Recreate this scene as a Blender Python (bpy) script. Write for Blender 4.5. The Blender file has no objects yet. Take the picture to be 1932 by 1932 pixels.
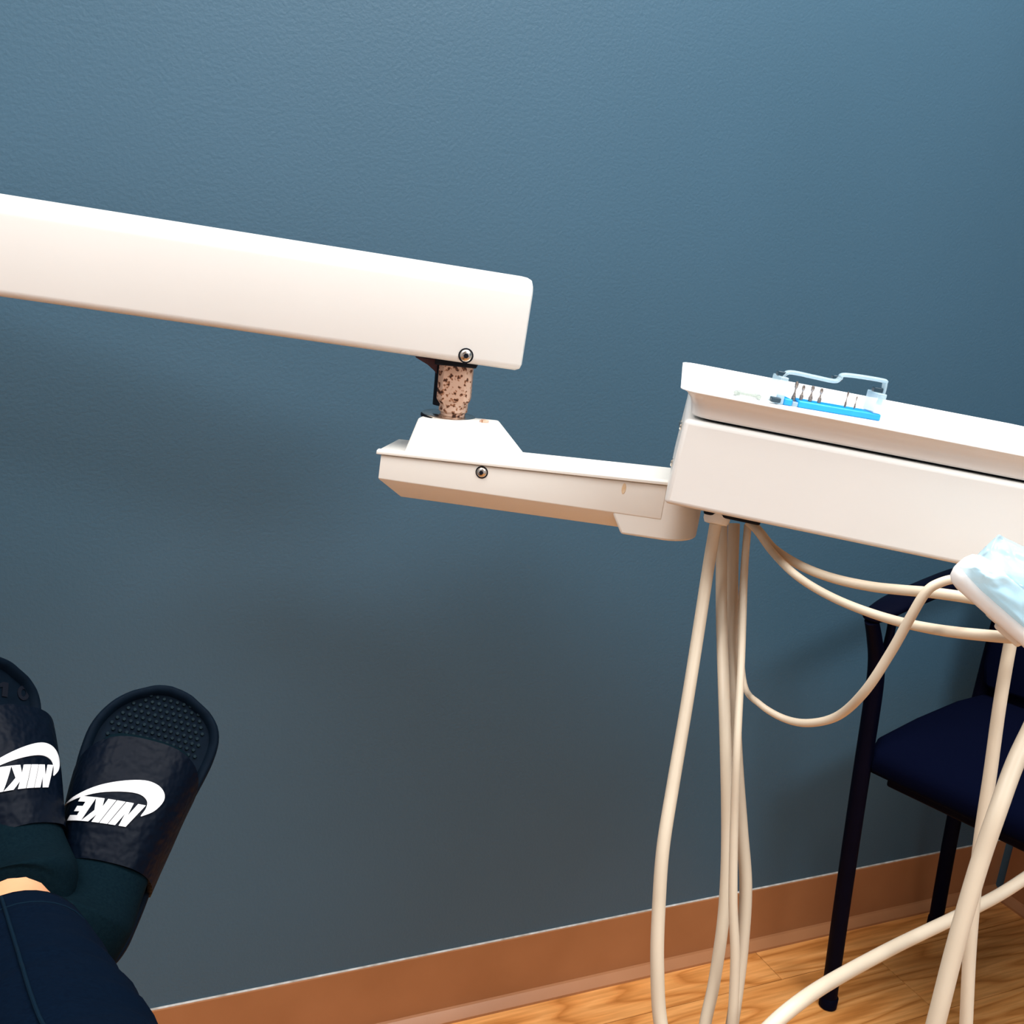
import bpy, bmesh, math, random
from mathutils import Vector, Matrix, noise
random.seed(7)
S = bpy.context.scene
COL = S.collection
V = Vector
R = math.radians

# ------------------------------------------------------------------ camera
FPX, PITCH, ROLL, HC = 1940.0, R(14), R(6.5), 1.2
EYE = V((0, 0, HC))
FW = V((0, math.cos(PITCH), -math.sin(PITCH)))
_r0 = V((1, 0, 0)); _u0 = _r0.cross(FW)
RT = _r0 * math.cos(ROLL) + _u0 * math.sin(ROLL)
UP = -_r0 * math.sin(ROLL) + _u0 * math.cos(ROLL)
cd = bpy.data.cameras.new('camera'); cam = bpy.data.objects.new('camera', cd); COL.objects.link(cam)
cd.sensor_width = 36; cd.lens = 36 * FPX / 1932; cd.clip_start = 0.02
m = Matrix.Identity(4)
for i, ax in enumerate((RT, UP, -FW)):
    for k in range(3): m[k][i] = ax[k]
m.translation = EYE
cam.matrix_world = m
S.camera = cam

# ------------------------------------------------------------------ world, exposure
w = bpy.data.worlds.new('world'); S.world = w; w.use_nodes = True
w.node_tree.nodes['Background'].inputs[0].default_value = (0.55, 0.7, 0.9, 1)
w.node_tree.nodes['Background'].inputs[1].default_value = 0.02
S.view_settings.view_transform = 'Standard'; S.view_settings.look = 'None'
S.view_settings.exposure = 0.0; S.view_settings.gamma = 1.0
S.view_settings.use_curve_mapping = False
# ceiling fixtures: (u, v, size along u, size along v, watts, where) in room coordinates
LAMPS = [(0.95, 0.5, 1.2, 0.3, 31, 'close to the blue wall, above the guest chair'), (2.65, 0.5, 1.2, 0.3, 29, 'close to the blue wall, above the boom'),
         (1.2, 1.0, 1.2, 0.6, 12, 'over the tray unit'), (2.8, 1.0, 1.2, 0.6, 10, 'over the left end of the boom'), (0.9, 2.2, 1.2, 0.6, 52, 'added behind the camera as frontal fill')]  # last panel is an unseen fill, added to brighten the front faces

# room frame: corner C, u runs left along the front wall, v runs into the room
WA = R(26.1)
CORNER = V((1.115, 1.972, 0))
U = V((-math.cos(WA), -math.sin(WA), 0)); VV = V((math.sin(WA), -math.cos(WA), 0)); Z = V((0, 0, 1))
ROOM_U, ROOM_V, ROOM_H = 3.7, 3.3, 2.6
def room(u, v, z=0): return CORNER + U * u + VV * v + Z * z
ROOM_M = Matrix(((U.x, VV.x, 0, CORNER.x), (U.y, VV.y, 0, CORNER.y), (0, 0, 1, 0), (0, 0, 0, 1)))

# ------------------------------------------------------------------ helpers
def ray(px, py): return FW + RT * ((px - 966) / FPX) - UP * ((py - 966) / FPX)
def at(px, py, d): return EYE + ray(px, py) * d          # a point at distance d along the viewing axis
def on_plane(px, py, P, n):
    r = ray(px, py); return EYE + r * ((P - EYE).dot(n) / r.dot(n))
def frame(o, ex, ey, ez):
    M = Matrix.Identity(4)
    for i, ax in enumerate((ex, ey, ez)):
        for k in range(3): M[k][i] = ax[k]
    M.translation = o
    return M
def tag(o, label=None, cat=None, group=None, kind=None):
    if label: o['label'] = label
    if cat: o['category'] = cat
    if group: o['group'] = group
    if kind: o['kind'] = kind
    return o
def empty(name, M=None, label=None, cat=None, group=None):
    o = bpy.data.objects.new(name, None); COL.objects.link(o)
    o.empty_display_size = 0.05
    if M is not None: o.matrix_world = M
    return tag(o, label, cat, group)
def link(name, me, mat, parent=None, M=None, smooth=False, bevel=0, seg=3, sub=0, autos=40):
    o = bpy.data.objects.new(name, me); COL.objects.link(o)
    if mat and not me.materials: me.materials.append(mat)
    if parent: o.parent = parent
    if M is not None: o.matrix_basis = M
    if smooth:
        for p in me.polygons: p.use_smooth = True
        if autos < 180: me.set_sharp_from_angle(angle=R(autos))
    if bevel:
        b = o.modifiers.new('bevel', 'BEVEL'); b.width = bevel; b.segments = seg; b.limit_method = 'ANGLE'; b.angle_limit = R(28)
        b.harden_normals = False
        for p in me.polygons: p.use_smooth = True
        me.set_sharp_from_angle(angle=R(60))
    if sub:
        s = o.modifiers.new('sub', 'SUBSURF'); s.levels = sub; s.render_levels = sub
    return o
def mesh(name, verts, faces):
    me = bpy.data.meshes.new(name); me.from_pydata([tuple(v) for v in verts], [], faces)
    bm = bmesh.new(); bm.from_mesh(me); bmesh.ops.remove_doubles(bm, verts=bm.verts, dist=1e-6)
    bmesh.ops.recalc_face_normals(bm, faces=bm.faces); bm.to_mesh(me); bm.free()
    return me
def box_me(name, x0, x1, y0, y1, z0, z1):
    v = [(x, y, z) for x in (x0, x1) for y in (y0, y1) for z in (z0, z1)]
    f = [(0, 1, 3, 2), (4, 6, 7, 5), (0, 4, 5, 1), (2, 3, 7, 6), (0, 2, 6, 4), (1, 5, 7, 3)]
    return mesh(name, v, f)
def loft_me(name, rings, caps=True, closed=False):
    n = len(rings[0]); v = [p for r in rings for p in r]; f = []
    K = len(rings)
    for i in range(K if closed else K - 1):
        a, b = i * n, ((i + 1) % K) * n
        for j in range(n): f.append((a + j, a + (j + 1) % n, b + (j + 1) % n, b + j))
    if caps and not closed:
        f.append(tuple(range(n))); f.append(tuple(range((K - 1) * n, K * n)))
    return mesh(name, v, f)
def prism_me(name, poly, y0, y1):       # poly of (x, z), extruded along y
    return loft_me(name, [[(x, y0, z) for x, z in poly], [(x, y1, z) for x, z in poly]])
def lathe_me(name, prof, n=24):         # prof of (r, z)
    return loft_me(name, [[(r * math.cos(2 * math.pi * j / n), r * math.sin(2 * math.pi * j / n), z) for j in range(n)] for r, z in prof])
def catmull(pts, per=8):
    pts = [V(p) for p in pts]; P = [pts[0] * 2 - pts[1]] + pts + [pts[-1] * 2 - pts[-2]]; out = []
    for i in range(1, len(P) - 2):
        p0, p1, p2, p3 = P[i - 1:i + 3]
        for k in range(per):
            t = k / per
            out.append(0.5 * ((2 * p1) + (p2 - p0) * t + (2 * p0 - 5 * p1 + 4 * p2 - p3) * t * t + (3 * p1 - p0 - 3 * p2 + p3) * t ** 3))
    out.append(pts[-1]); return out
def lerp_list(vals, n):
    out = []
    for i in range(n):
        t = i / (n - 1) * (len(vals) - 1); k = min(int(t), len(vals) - 2); out.append(vals[k] + (vals[k + 1] - vals[k]) * (t - k))
    return out
def tube_rings(path, rad, n=14, sx=1.0, sy=1.0, upv=None):
    rings = []; T0 = (path[1] - path[0]).normalized()
    N = (upv or V((0.3, 0.2, 1))); N = (N - T0 * N.dot(T0)).normalized()
    for i, p in enumerate(path):
        T = (path[min(i + 1, len(path) - 1)] - path[max(i - 1, 0)]).normalized()
        N = (N - T * N.dot(T)).normalized(); B = T.cross(N)
        r = rad[i] if isinstance(rad, (list, tuple)) else rad
        rings.append([p + (B * math.cos(2 * math.pi * j / n) * sx + N * math.sin(2 * math.pi * j / n) * sy) * r for j in range(n)])
    return rings
def tube(name, pts, rad, mat, parent=None, per=8, n=14, sx=1.0, sy=1.0, upv=None, rel=None):
    path = catmull(pts, per)
    if isinstance(rad, (list, tuple)): rad = lerp_list(rad, len(path))
    if rel is not None: path = [rel.inverted() @ p for p in path]
    return link(name, loft_me(name, tube_rings(path, rad, n, sx, sy, upv)), mat, parent, smooth=True, autos=60)

# ------------------------------------------------------------------ materials
def mat(name, col, rough=0.5, metal=0.0, spec=0.5, **kw):
    M = bpy.data.materials.new(name); M.use_nodes = True
    b = M.node_tree.nodes['Principled BSDF']
    b.inputs['Base Color'].default_value = (*col, 1); b.inputs['Roughness'].default_value = rough
    b.inputs['Metallic'].default_value = metal; b.inputs['Specular IOR Level'].default_value = spec
    for k, v in kw.items(): b.inputs[k.replace('_', ' ')].default_value = v
    return M
def nodes(M): return M.node_tree.nodes, M.node_tree.links, M.node_tree.nodes['Principled BSDF']
def add_noise(M, scale, c0, c1, lo=0.3, hi=0.7, detail=4, stretch=None, coord='Object'):
    N, L, b = nodes(M)
    tc = N.new('ShaderNodeTexCoord'); n = N.new('ShaderNodeTexNoise'); r = N.new('ShaderNodeValToRGB')
    n.inputs['Scale'].default_value = scale; n.inputs['Detail'].default_value = detail
    src = tc.outputs[coord]
    if stretch:
        mp = N.new('ShaderNodeMapping'); mp.inputs['Scale'].default_value = stretch; L.new(src, mp.inputs[0]); src = mp.outputs[0]
    L.new(src, n.inputs['Vector']); L.new(n.outputs['Fac'], r.inputs[0])
    r.color_ramp.elements[0].position = lo; r.color_ramp.elements[1].position = hi
    r.color_ramp.elements[0].color = (*c0, 1); r.color_ramp.elements[1].color = (*c1, 1)
    L.new(r.outputs[0], b.inputs['Base Color'])
    return n, r
def add_bump(M, scale, strength, dist=0.001, detail=2, kind='noise'):
    N, L, b = nodes(M)
    tc = N.new('ShaderNodeTexCoord'); bp = N.new('ShaderNodeBump')
    n = N.new('ShaderNodeTexNoise' if kind == 'noise' else 'ShaderNodeTexVoronoi')
    n.inputs['Scale'].default_value = scale
    if kind == 'noise': n.inputs['Detail'].default_value = detail
    L.new(tc.outputs['Object'], n.inputs['Vector']); L.new(n.outputs[0], bp.inputs['Height'])
    bp.inputs['Strength'].default_value = strength; bp.inputs['Distance'].default_value = dist
    L.new(bp.outputs[0], b.inputs['Normal'])

M_wall = mat('blue_wall_paint', (0.044, 0.101, 0.152), 0.45, spec=0.36)
add_noise(M_wall, 2.2, (0.0425, 0.098, 0.147), (0.0455, 0.104, 0.157)); add_bump(M_wall, 230, 0.5, 0.0009, 3)
M_wall2 = mat('pale_grey_wall_paint', (0.55, 0.56, 0.57), 0.6, spec=0.3); add_noise(M_wall2, 2.2, (0.54, 0.55, 0.56), (0.56, 0.57, 0.58)); add_bump(M_wall2, 260, 0.25, 0.0008, 3)
M_ceil = mat('ceiling_white', (0.75, 0.75, 0.73), 0.9); add_bump(M_ceil, 120, 0.4, 0.002)
M_base = mat('brown_vinyl_base', (0.36, 0.155, 0.062), 0.42); add_noise(M_base, 9, (0.33, 0.138, 0.054), (0.38, 0.165, 0.068))
M_slab = mat('subfloor', (0.05, 0.03, 0.02), 0.9)
M_cream = mat('cream_enamel', (0.80, 0.775, 0.73), 0.33, spec=0.4); add_noise(M_cream, 6, (0.735, 0.725, 0.695), (0.755, 0.745, 0.715))
M_cream2 = mat('cream_plastic', (0.79, 0.77, 0.72), 0.45, spec=0.35); add_noise(M_cream2, 7, (0.77, 0.755, 0.705), (0.79, 0.775, 0.725))
M_tray = mat('white_tray_plastic', (0.83, 0.82, 0.80), 0.4, spec=0.4); add_noise(M_tray, 5, (0.82, 0.81, 0.79), (0.84, 0.83, 0.81))
M_hose = mat('cream_hose_rubber', (0.60, 0.505, 0.385), 0.45, spec=0.4); add_noise(M_hose, 14, (0.565, 0.475, 0.36), (0.63, 0.535, 0.41))
M_chrome = mat('screw_steel', (0.62, 0.58, 0.53), 0.22, 1.0); add_noise(M_chrome, 300, (0.5, 0.46, 0.42), (0.7, 0.66, 0.6))
M_dark = mat('dark_rubber', (0.004, 0.006, 0.012), 0.6, spec=0.15); add_noise(M_dark, 40, (0.0035, 0.0052, 0.0105), (0.0048, 0.007, 0.0135))
M_red = mat('dark_red_rubber', (0.045, 0.004, 0.012), 0.5); add_noise(M_red, 60, (0.03, 0.003, 0.012), (0.055, 0.005, 0.014))
M_blackpl = mat('black_chair_plastic', (0.0010, 0.0016, 0.008), 0.5, spec=0.04); add_noise(M_blackpl, 30, (0.0010, 0.0014, 0.0065), (0.0014, 0.0018, 0.008))
M_fabric = mat('black_chair_fabric', (0.0008, 0.0018, 0.010), 0.9, spec=0.03); add_bump(M_fabric, 900, 0.4, 0.0006)
M_denim = mat('dark_denim', (0.0004, 0.0034, 0.010), 0.85, spec=0.03)
add_noise(M_denim, 500, (0.0003, 0.0027, 0.0085), (0.0007, 0.0043, 0.0122)); add_bump(M_denim, 60, 0.3, 0.002, 3)
M_stitch = mat('denim_seam', (0.0012, 0.0075, 0.016), 0.85, spec=0.05)
M_sock = mat('black_sock_knit', (0.0018, 0.007, 0.011), 0.95, spec=0.02)
add_noise(M_sock, 420, (0.0014, 0.0058, 0.0095), (0.0025, 0.0085, 0.0125)); add_bump(M_sock, 700, 0.4, 0.0006)
M_skin = mat('skin', (0.72, 0.33, 0.17), 0.5, spec=0.3); add_noise(M_skin, 25, (0.68, 0.30, 0.15), (0.75, 0.355, 0.19))
M_skin.node_tree.nodes['Principled BSDF'].inputs['Subsurface Weight'].default_value = 0.12
M_skin.node_tree.nodes['Principled BSDF'].inputs['Subsurface Radius'].default_value = (0.01, 0.004, 0.002)
M_sole = mat('black_slide_foam', (0.0012, 0.005, 0.0115), 0.7, spec=0.06); add_noise(M_sole, 120, (0.0009, 0.0042, 0.0098), (0.0016, 0.006, 0.013))
M_nub = mat('footbed_nub_foam', (0.003, 0.011, 0.017), 0.7, spec=0.12); add_noise(M_nub, 200, (0.0025, 0.0095, 0.015), (0.004, 0.013, 0.020))
M_strap = mat('black_strap_leatherette', (0.0006, 0.0028, 0.008), 0.5, spec=0.08); add_bump(M_strap, 120, 0.6, 0.003, 1)
M_logo = mat('white_logo_print', (0.80, 0.80, 0.82), 0.45); add_noise(M_logo, 80, (0.78, 0.78, 0.80), (0.82, 0.82, 0.84))
M_blue = mat('cyan_blue_plastic', (0.0, 0.30, 0.74), 0.4); add_noise(M_blue, 90, (0.0, 0.28, 0.70), (0.0, 0.32, 0.78))
M_bur = mat('bur_steel', (0.35, 0.29, 0.25), 0.35, 0.9); add_noise(M_bur, 700, (0.12, 0.09, 0.08), (0.45, 0.38, 0.33))

# rust-specked post
M_rust = mat('rust_specked_chrome', (0.7, 0.5, 0.4), 0.4, 0.25)
N, L, b = nodes(M_rust)
n1, r1 = add_noise(M_rust, 230, (0.045, 0.014, 0.007), (0.66, 0.45, 0.34), 0.36, 0.47, 3)
e = r1.color_ramp.elements.new(0.43); e.color = (0.36, 0.15, 0.07, 1)

# clear parts
def clear(name, col, alpha, rough=0.1):
    M = bpy.data.materials.new(name); M.use_nodes = True
    N, L = M.node_tree.nodes, M.node_tree.links; b = N['Principled BSDF']; out = N['Material Output']
    b.inputs['Base Color'].default_value = (*col, 1); b.inputs['Roughness'].default_value = rough
    t = N.new('ShaderNodeBsdfTransparent'); t.inputs[0].default_value = (min(1, col[0] * .25 + .78), min(1, col[1] * .2 + .82), min(1, col[2] * .2 + .82), 1)
    mx = N.new('ShaderNodeMixShader'); mx.inputs[0].default_value = alpha
    L.new(t.outputs[0], mx.inputs[1]); L.new(b.outputs[0], mx.inputs[2]); L.new(mx.outputs[0], out.inputs[0])
    return M
M_acryl = clear('clear_acrylic', (0.52, 0.68, 0.76), 0.5, 0.12)
M_film = clear('pale_blue_film', (0.50, 0.74, 0.86), 0.42, 0.14)

# wood plank
M_wood = mat('wood_grain_vinyl', (0.6, 0.27, 0.08), 0.42, spec=0.4)
N, L, b = nodes(M_wood)
tc = N.new('ShaderNodeTexCoord'); oi = N.new('ShaderNodeObjectInfo')
cmb = N.new('ShaderNodeVectorMath'); cmb.operation = 'MULTIPLY_ADD'
vr = N.new('ShaderNodeCombineXYZ')
for i, k in enumerate((17.0, 5.0, 9.0)):
    mm = N.new('ShaderNodeMath'); mm.operation = 'MULTIPLY'; mm.inputs[1].default_value = k; L.new(oi.outputs['Random'], mm.inputs[0]); L.new(mm.outputs[0], vr.inputs[i])
ad = N.new('ShaderNodeVectorMath'); ad.operation = 'ADD'; L.new(tc.outputs['Object'], ad.inputs[0]); L.new(vr.outputs[0], ad.inputs[1])
mp = N.new('ShaderNodeMapping'); mp.inputs['Scale'].default_value = (1.0, 7.5, 1.0); L.new(ad.outputs[0], mp.inputs[0])
big = N.new('ShaderNodeTexNoise'); big.inputs['Scale'].default_value = 1.6; big.inputs['Detail'].default_value = 1.5; big.inputs['Distortion'].default_value = 0.35
L.new(mp.outputs[0], big.inputs['Vector'])
mul = N.new('ShaderNodeMath'); mul.operation = 'MULTIPLY'; mul.inputs[1].default_value = 9.0; L.new(big.outputs['Fac'], mul.inputs[0])
sn = N.new('ShaderNodeMath'); sn.operation = 'FRACT'; L.new(mul.outputs[0], sn.inputs[0])
rp = N.new('ShaderNodeValToRGB'); L.new(sn.outputs[0], rp.inputs[0])
rp.color_ramp.elements[0].position = 0.0; rp.color_ramp.elements[0].color = (0.72, 0.315, 0.09, 1)
rp.color_ramp.elements[1].position = 1.0; rp.color_ramp.elements[1].color = (0.70, 0.30, 0.085, 1)
for p_, c_ in ((0.30, (0.78, 0.36, 0.115)), (0.62, (0.70, 0.295, 0.08)), (0.84, (0.50, 0.185, 0.04)), (0.93, (0.66, 0.265, 0.07))):
    e = rp.color_ramp.elements.new(p_); e.color = (*c_, 1)
mp2 = N.new('ShaderNodeMapping'); mp2.inputs['Scale'].default_value = (6, 110, 1); L.new(ad.outputs[0], mp2.inputs[0])
fine = N.new('ShaderNodeTexNoise'); fine.inputs['Scale'].default_value = 1.5; fine.inputs['Detail'].default_value = 4; L.new(mp2.outputs[0], fine.inputs['Vector'])
fr = N.new('ShaderNodeValToRGB'); L.new(fine.outputs['Fac'], fr.inputs[0])
fr.color_ramp.elements[0].position = .3; fr.color_ramp.elements[0].color = (.72, .68, .6, 1); fr.color_ramp.elements[1].position = .65; fr.color_ramp.elements[1].color = (1, 1, 1, 1)
mixc = N.new('ShaderNodeMix'); mixc.data_type = 'RGBA'; mixc.blend_type = 'MULTIPLY'; mixc.inputs[0].default_value = 1.0
L.new(rp.outputs[0], mixc.inputs[6]); L.new(fr.outputs[0], mixc.inputs[7]); L.new(mixc.outputs[2], b.inputs['Base Color'])

# ------------------------------------------------------------------ room shell
T = 0.1
def struct(name, me, mt, **kw):
    o = link(name, me, mt, M=ROOM_M, **kw); o['kind'] = 'structure'; return o
struct('wall_front', box_me('wall_front', -T, ROOM_U + T, -T, 0, -T, ROOM_H), M_wall)
struct('wall_right', box_me('wall_right', -T, 0, 0, ROOM_V, -T, ROOM_H), M_wall)
struct('wall_left', box_me('wall_left', ROOM_U, ROOM_U + T, 0, ROOM_V, -T, ROOM_H), M_wall2)
struct('wall_back', box_me('wall_back', -T, ROOM_U + T, ROOM_V, ROOM_V + T, -T, ROOM_H), M_wall2)
struct('ceiling', box_me('ceiling', -T, ROOM_U + T, -T, ROOM_V + T, ROOM_H, ROOM_H + T), M_ceil)
floor = struct('floor', box_me('floor', 0, ROOM_U, 0, ROOM_V, -T, -0.006), M_slab)
# vinyl planks run parallel to the front wall
PW, PL, GAP = 0.152, 0.92, 0.0006
cache = {}
rng = random.Random(3)
k = 0
v0 = -0.055
while v0 < ROOM_V:
    a, bb = max(v0, 0), min(v0 + PW, ROOM_V)
    u0 = -rng.uniform(0.1, PL - 0.1)
    while u0 < ROOM_U:
        c, d = max(u0, 0), min(u0 + PL, ROOM_U)
        key = (round(d - c, 3), round(bb - a, 3))
        if key not in cache:
            cache[key] = box_me('plank', -key[0] / 2 + GAP, key[0] / 2 - GAP, -key[1] / 2 + GAP, key[1] / 2 - GAP, -0.006, 0)
        link('plank', cache[key], M_wood, floor, Matrix.Translation(V(((c + d) / 2, (a + bb) / 2, 0))))
        u0 += PL
    v0 += PW
prof = [(0, 0.123), (0.0032, 0.123), (0.0040, 0.1215), (0.0040, 0.0165), (0.0062, 0.0135), (0.0195, 0.0058), (0.0215, 0.0040), (0.0220, 0.0), (0, 0)]
def baseboard(name, p0, du, dv, ln):
    me = loft_me(name, [[tuple(V(p0) + V(du) * s + V(dv) * x + Z * z) for x, z in prof] for s in (0, ln)])
    return struct(name, me, M_base, smooth=True, autos=18)
bb = baseboard('baseboard_front', (0, 0, 0), (1, 0, 0), (0, 1, 0), ROOM_U)
M_highlight = mat('painted_edge_highlight', (0.45, 0.44, 0.42), 0.5); add_noise(M_highlight, 60, (0.28, 0.24, 0.20), (0.55, 0.54, 0.52))
link('edge_highlight', loft_me('edge_highlight', [[(x, y, z) for y, z in ((0, .1232), (.0030, .1232), (.0026, .1236), (.0008, .1242), (0, .1243))] for x in (0.0, ROOM_U)]), M_highlight, bb)  # pale strip added as the lit highlight along the baseboard's top edge
baseboard('baseboard_right', (0, 0.0236, 0), (0, 1, 0), (1, 0, 0), ROOM_V - 0.0236)
baseboard('baseboard_left', (ROOM_U, 0.0236, 0), (0, 1, 0), (-1, 0, 0), ROOM_V - 0.0236)

# ceiling troffers (above the frame): frame, diffuser and the light itself
M_diff = bpy.data.materials.new('lit_diffuser'); M_diff.use_nodes = True
_b = M_diff.node_tree.nodes['Principled BSDF']; _b.inputs['Base Color'].default_value = (.9, .9, .9, 1)
_b.inputs['Emission Color'].default_value = (1, 0.97, 0.93, 1); _b.inputs['Emission Strength'].default_value = 1.0
M_frame = mat('lamp_frame_white', (0.8, 0.8, 0.8), 0.5)
for (lu, lv, su, sv, lw, lwhere) in LAMPS:
    t = empty('ceiling_light', ROOM_M @ Matrix.Translation(V((lu, lv, ROOM_H))), 'recessed lit ceiling panel ' + lwhere, 'light', 'ceiling light panels')
    hu, hv = su / 2, sv / 2
    bm_v = []; fr_me = loft_me('frame', [[(sx * (hu + o_), sy * (hv + o_), z) for sx, sy in ((-1, -1), (1, -1), (1, 1), (-1, 1))] for o_, z in ((0, -.012), (.03, -.012), (.03, 0), (0, 0))], closed=True)
    link('frame', fr_me, M_frame, t)
    link('diffuser', box_me('diffuser', -hu, hu, -hv, hv, -0.006, 0), M_diff, t)
    ld = bpy.data.lights.new('troffer_light', 'AREA'); ld.shape = 'RECTANGLE'; ld.size = su; ld.size_y = sv
    ld.energy = lw; ld.color = (1.0, 0.965, 0.935) if lv < .7 else (0.94, 0.98, 1.0)
    lo = bpy.data.objects.new('troffer_light', ld); COL.objects.link(lo); lo.parent = t
    lo.matrix_basis = Matrix.Translation(V((0, 0, -0.016)))

# ------------------------------------------------------------------ upper delivery arm (long box beam)
def plane_frame(px, py, ypos, yaw, droop):
    """frame whose x runs along a part (yaw about z, droop downwards), y into depth, z up; origin on the ray at world y = ypos"""
    r = ray(px, py); o = EYE + r * (ypos / r.y)
    ex = V((math.cos(yaw) * math.cos(droop), math.sin(yaw) * math.cos(droop), -math.sin(droop)))
    ey = V((-math.sin(yaw), math.cos(yaw), 0)); ez = ex.cross(ey)
    return frame(o, ex, ey, ez)
def loc(Mf, px, py, y=0.0):
    """point in the frame's own coordinates where the ray crosses its plane at depth y"""
    n = Mf.to_3x3() @ V((0, 1, 0)); P = Mf @ V((0, y, 0))
    return Mf.inverted() @ on_plane(px, py, P, n)
def rrect(y0, y1, z0, z1, rt, rb, n=6):
    """rounded rectangle (y, z); radius rt on the top corners, rb on the bottom ones"""
    out = []
    for cy, cz, r, a0 in ((y0 + rt, z1 - rt, rt, 90), (y0 + rb, z0 + rb, rb, 180), (y1 - rb, z0 + rb, rb, 270), (y1 - rt, z1 - rt, rt, 0)):
        for k in range(n + 1):
            a = R(a0 + 90 * k / n); out.append((cy + r * math.cos(a), cz + r * math.sin(a)))
    return out
def rounded_bar(name, x0, x1, y0, y1, z0, z1, rt, rb, end=0.004):
    rings = []
    for x, ins in ((x0, end), (x0 + end * .3, end * .3), (x0 + end, 0), (x1 - end, 0), (x1 - end * .3, end * .3), (x1, end)):
        rings.append([(x, y, z) for y, z in rrect(y0 + ins, y1 - ins, z0 + ins, z1 - ins, max(rt - ins, .001), max(rb - ins, .001))])
    return loft_me(name, rings)
FA = plane_frame(990, 610, 1.0, R(9), R(2.6))
zt = loc(FA, 985, 523).z; zb = loc(FA, 980, 701).z; xr = loc(FA, 1000, 600).x; xl = -0.80
BW = 0.078
arm = empty('dental_boom', FA, 'long cream box-beam dental boom with a rusty pivot post beneath its end', 'boom')
link('beam', rounded_bar('beam', xl, xr, 0, BW, zb, zt, 0.017, 0.007, 0.006), M_cream, arm, smooth=True, autos=35)
def screw(name, Mf, px, py, rad, parent, y=0.0):
    p = loc(Mf, px, py, y)
    me = lathe_me(name, [(0.0002, 0.0028), (rad * .45, 0.0027), (rad * .8, 0.0019), (rad, 0.0006), (rad, -0.001)], 20)
    s = link(name, me, M_chrome, parent, Matrix.Translation(p) @ Matrix.Rotation(R(90), 4, 'X'), smooth=True, autos=60)
    link('socket', lathe_me('socket', [(0.0002, 0.0029), (rad * .42, 0.00295), (rad * .42, 0.001)], 6), M_dark, s)
    ring = lathe_me('washer', [(rad * 1.0, 0.0004), (rad * 1.18, 0.0004), (rad * 1.18, -0.0006), (rad, -0.0006)], 20)
    link('washer', ring, M_dark, s)
screw('screw', FA, 879, 671, 0.0062, arm)
# post under the beam end
ym = BW * 0.42
p1 = loc(FA, 864, 690, ym - 0.016); p2 = loc(FA, 858, 772, ym - 0.016)
axis = (FA.to_3x3() @ (p1 - p2)).normalized()
PF = frame(FA @ V(((p1.x + p2.x) / 2, ym, (p1.z + p2.z) / 2)), V((axis.z, 0, -axis.x)).normalized(), V((0, 1, 0)), V((0, 0, 1)))
PFl = FA.inverted() @ PF
hh = (p1 - p2).length / 2; hw = 0.0166
rings = []
for z, sc in ((hh + .01, 1), (-hh * .62, 1), (-hh * .92, .74), (-hh - .004, .70)):
    a = hw * sc; c = a * .35
    rings.append([(x, y, z) for x, y in ((-a, -a + c), (-a + c, -a), (a - c, -a), (a, -a + c), (a, a - c), (a - c, a), (-a + c, a), (-a, a - c))])
link('pivot_post', loft_me('pivot_post', rings), M_rust, arm, PFl, bevel=.0008)
link('inner_shaft', lathe_me('inner_shaft', [(0.0145, -hh + .012), (0.0145, -hh - .004), (.0125, -hh - .006), (.0125, -hh - .028)], 24), M_rust, arm, PFl, smooth=True)
link('rubber_collar', rounded_bar('rubber_collar', -0.0205, 0.0205, -0.0185, 0.02, hh - .001, hh + .008, .002, .002, .001), M_dark, arm, PFl, smooth=True)
link('shadow_sleeve', lathe_me('shadow_sleeve', [(0.012, hh), (0.012, -hh + .0)], 20), M_dark, arm, PFl @ Matrix.Translation(V((-0.0095, 0.006, 0))), smooth=True)  # dark cylinder standing in for shade on the post's left side
g = [loc(FA, *q, ym + .012) for q in ((783, 672), (806, 686), (818, 697), (830, 714), (836, 714), (836, 676))]
link('red_gusset', prism_me('red_gusset', [(q.x, q.z) for q in g], ym + .002, ym + .014), M_red, arm, bevel=.0006)
# column that carries the arm, left of the frame
colx = xl + 0.05
base = FA @ V((colx, BW / 2, zb))
column = empty('support_column', Matrix.Translation(V((base.x, base.y, 0))), 'cream steel column standing on the floor under the left end of the boom', 'column')
link('pole', lathe_me('pole', [(0.032, 0.02), (0.032, base.z - .0006)], 28), M_cream2, column, smooth=True)
link('base_plate', lathe_me('base_plate', [(0.10, 0.0), (0.10, 0.012), (0.09, 0.02), (0.034, 0.024)], 32), M_cream2, column, smooth=True)

# ------------------------------------------------------------------ swivel arm (lower casting)
FB = plane_frame(716, 858, 0.985, R(-9), R(2.0))
q = lambda x, y, d=0.0: loc(FB, x, y, d)
sw = empty('swivel_arm', FB, 'short cream cast swivel arm hanging below the boom and reaching to the tray unit', 'dental arm')
AW = 0.072
zlid = q(716, 858).z; zlid_r = q(1250, 921).z
xR = q(1320, 990).x; xS = q(1166, 990).x; xL = q(716, 880).x
z_mid = q(716, 903).z; z_midr = q(1150, 965).z
z_bot = q(745, 945).z; z_botr = q(1165, 1004).z; x_bl = q(745, 945).x
z_blk = q(1250, 1022).z
CH = 0.020
def sect(x, zt_, zm, zb_, ins=0.0, ch=CH):
    return [(x, 0 + ins, zt_), (x, 0 + ins, zm), (x, ch + ins * .4, zb_), (x, AW - ch - ins * .4, zb_), (x, AW - ins, zm), (x, AW - ins, zt_)]
def lz(a, b, x): t = (x - xL) / (xS - xL); return a + (b - a) * t
XE = xR - AW / 2
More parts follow.
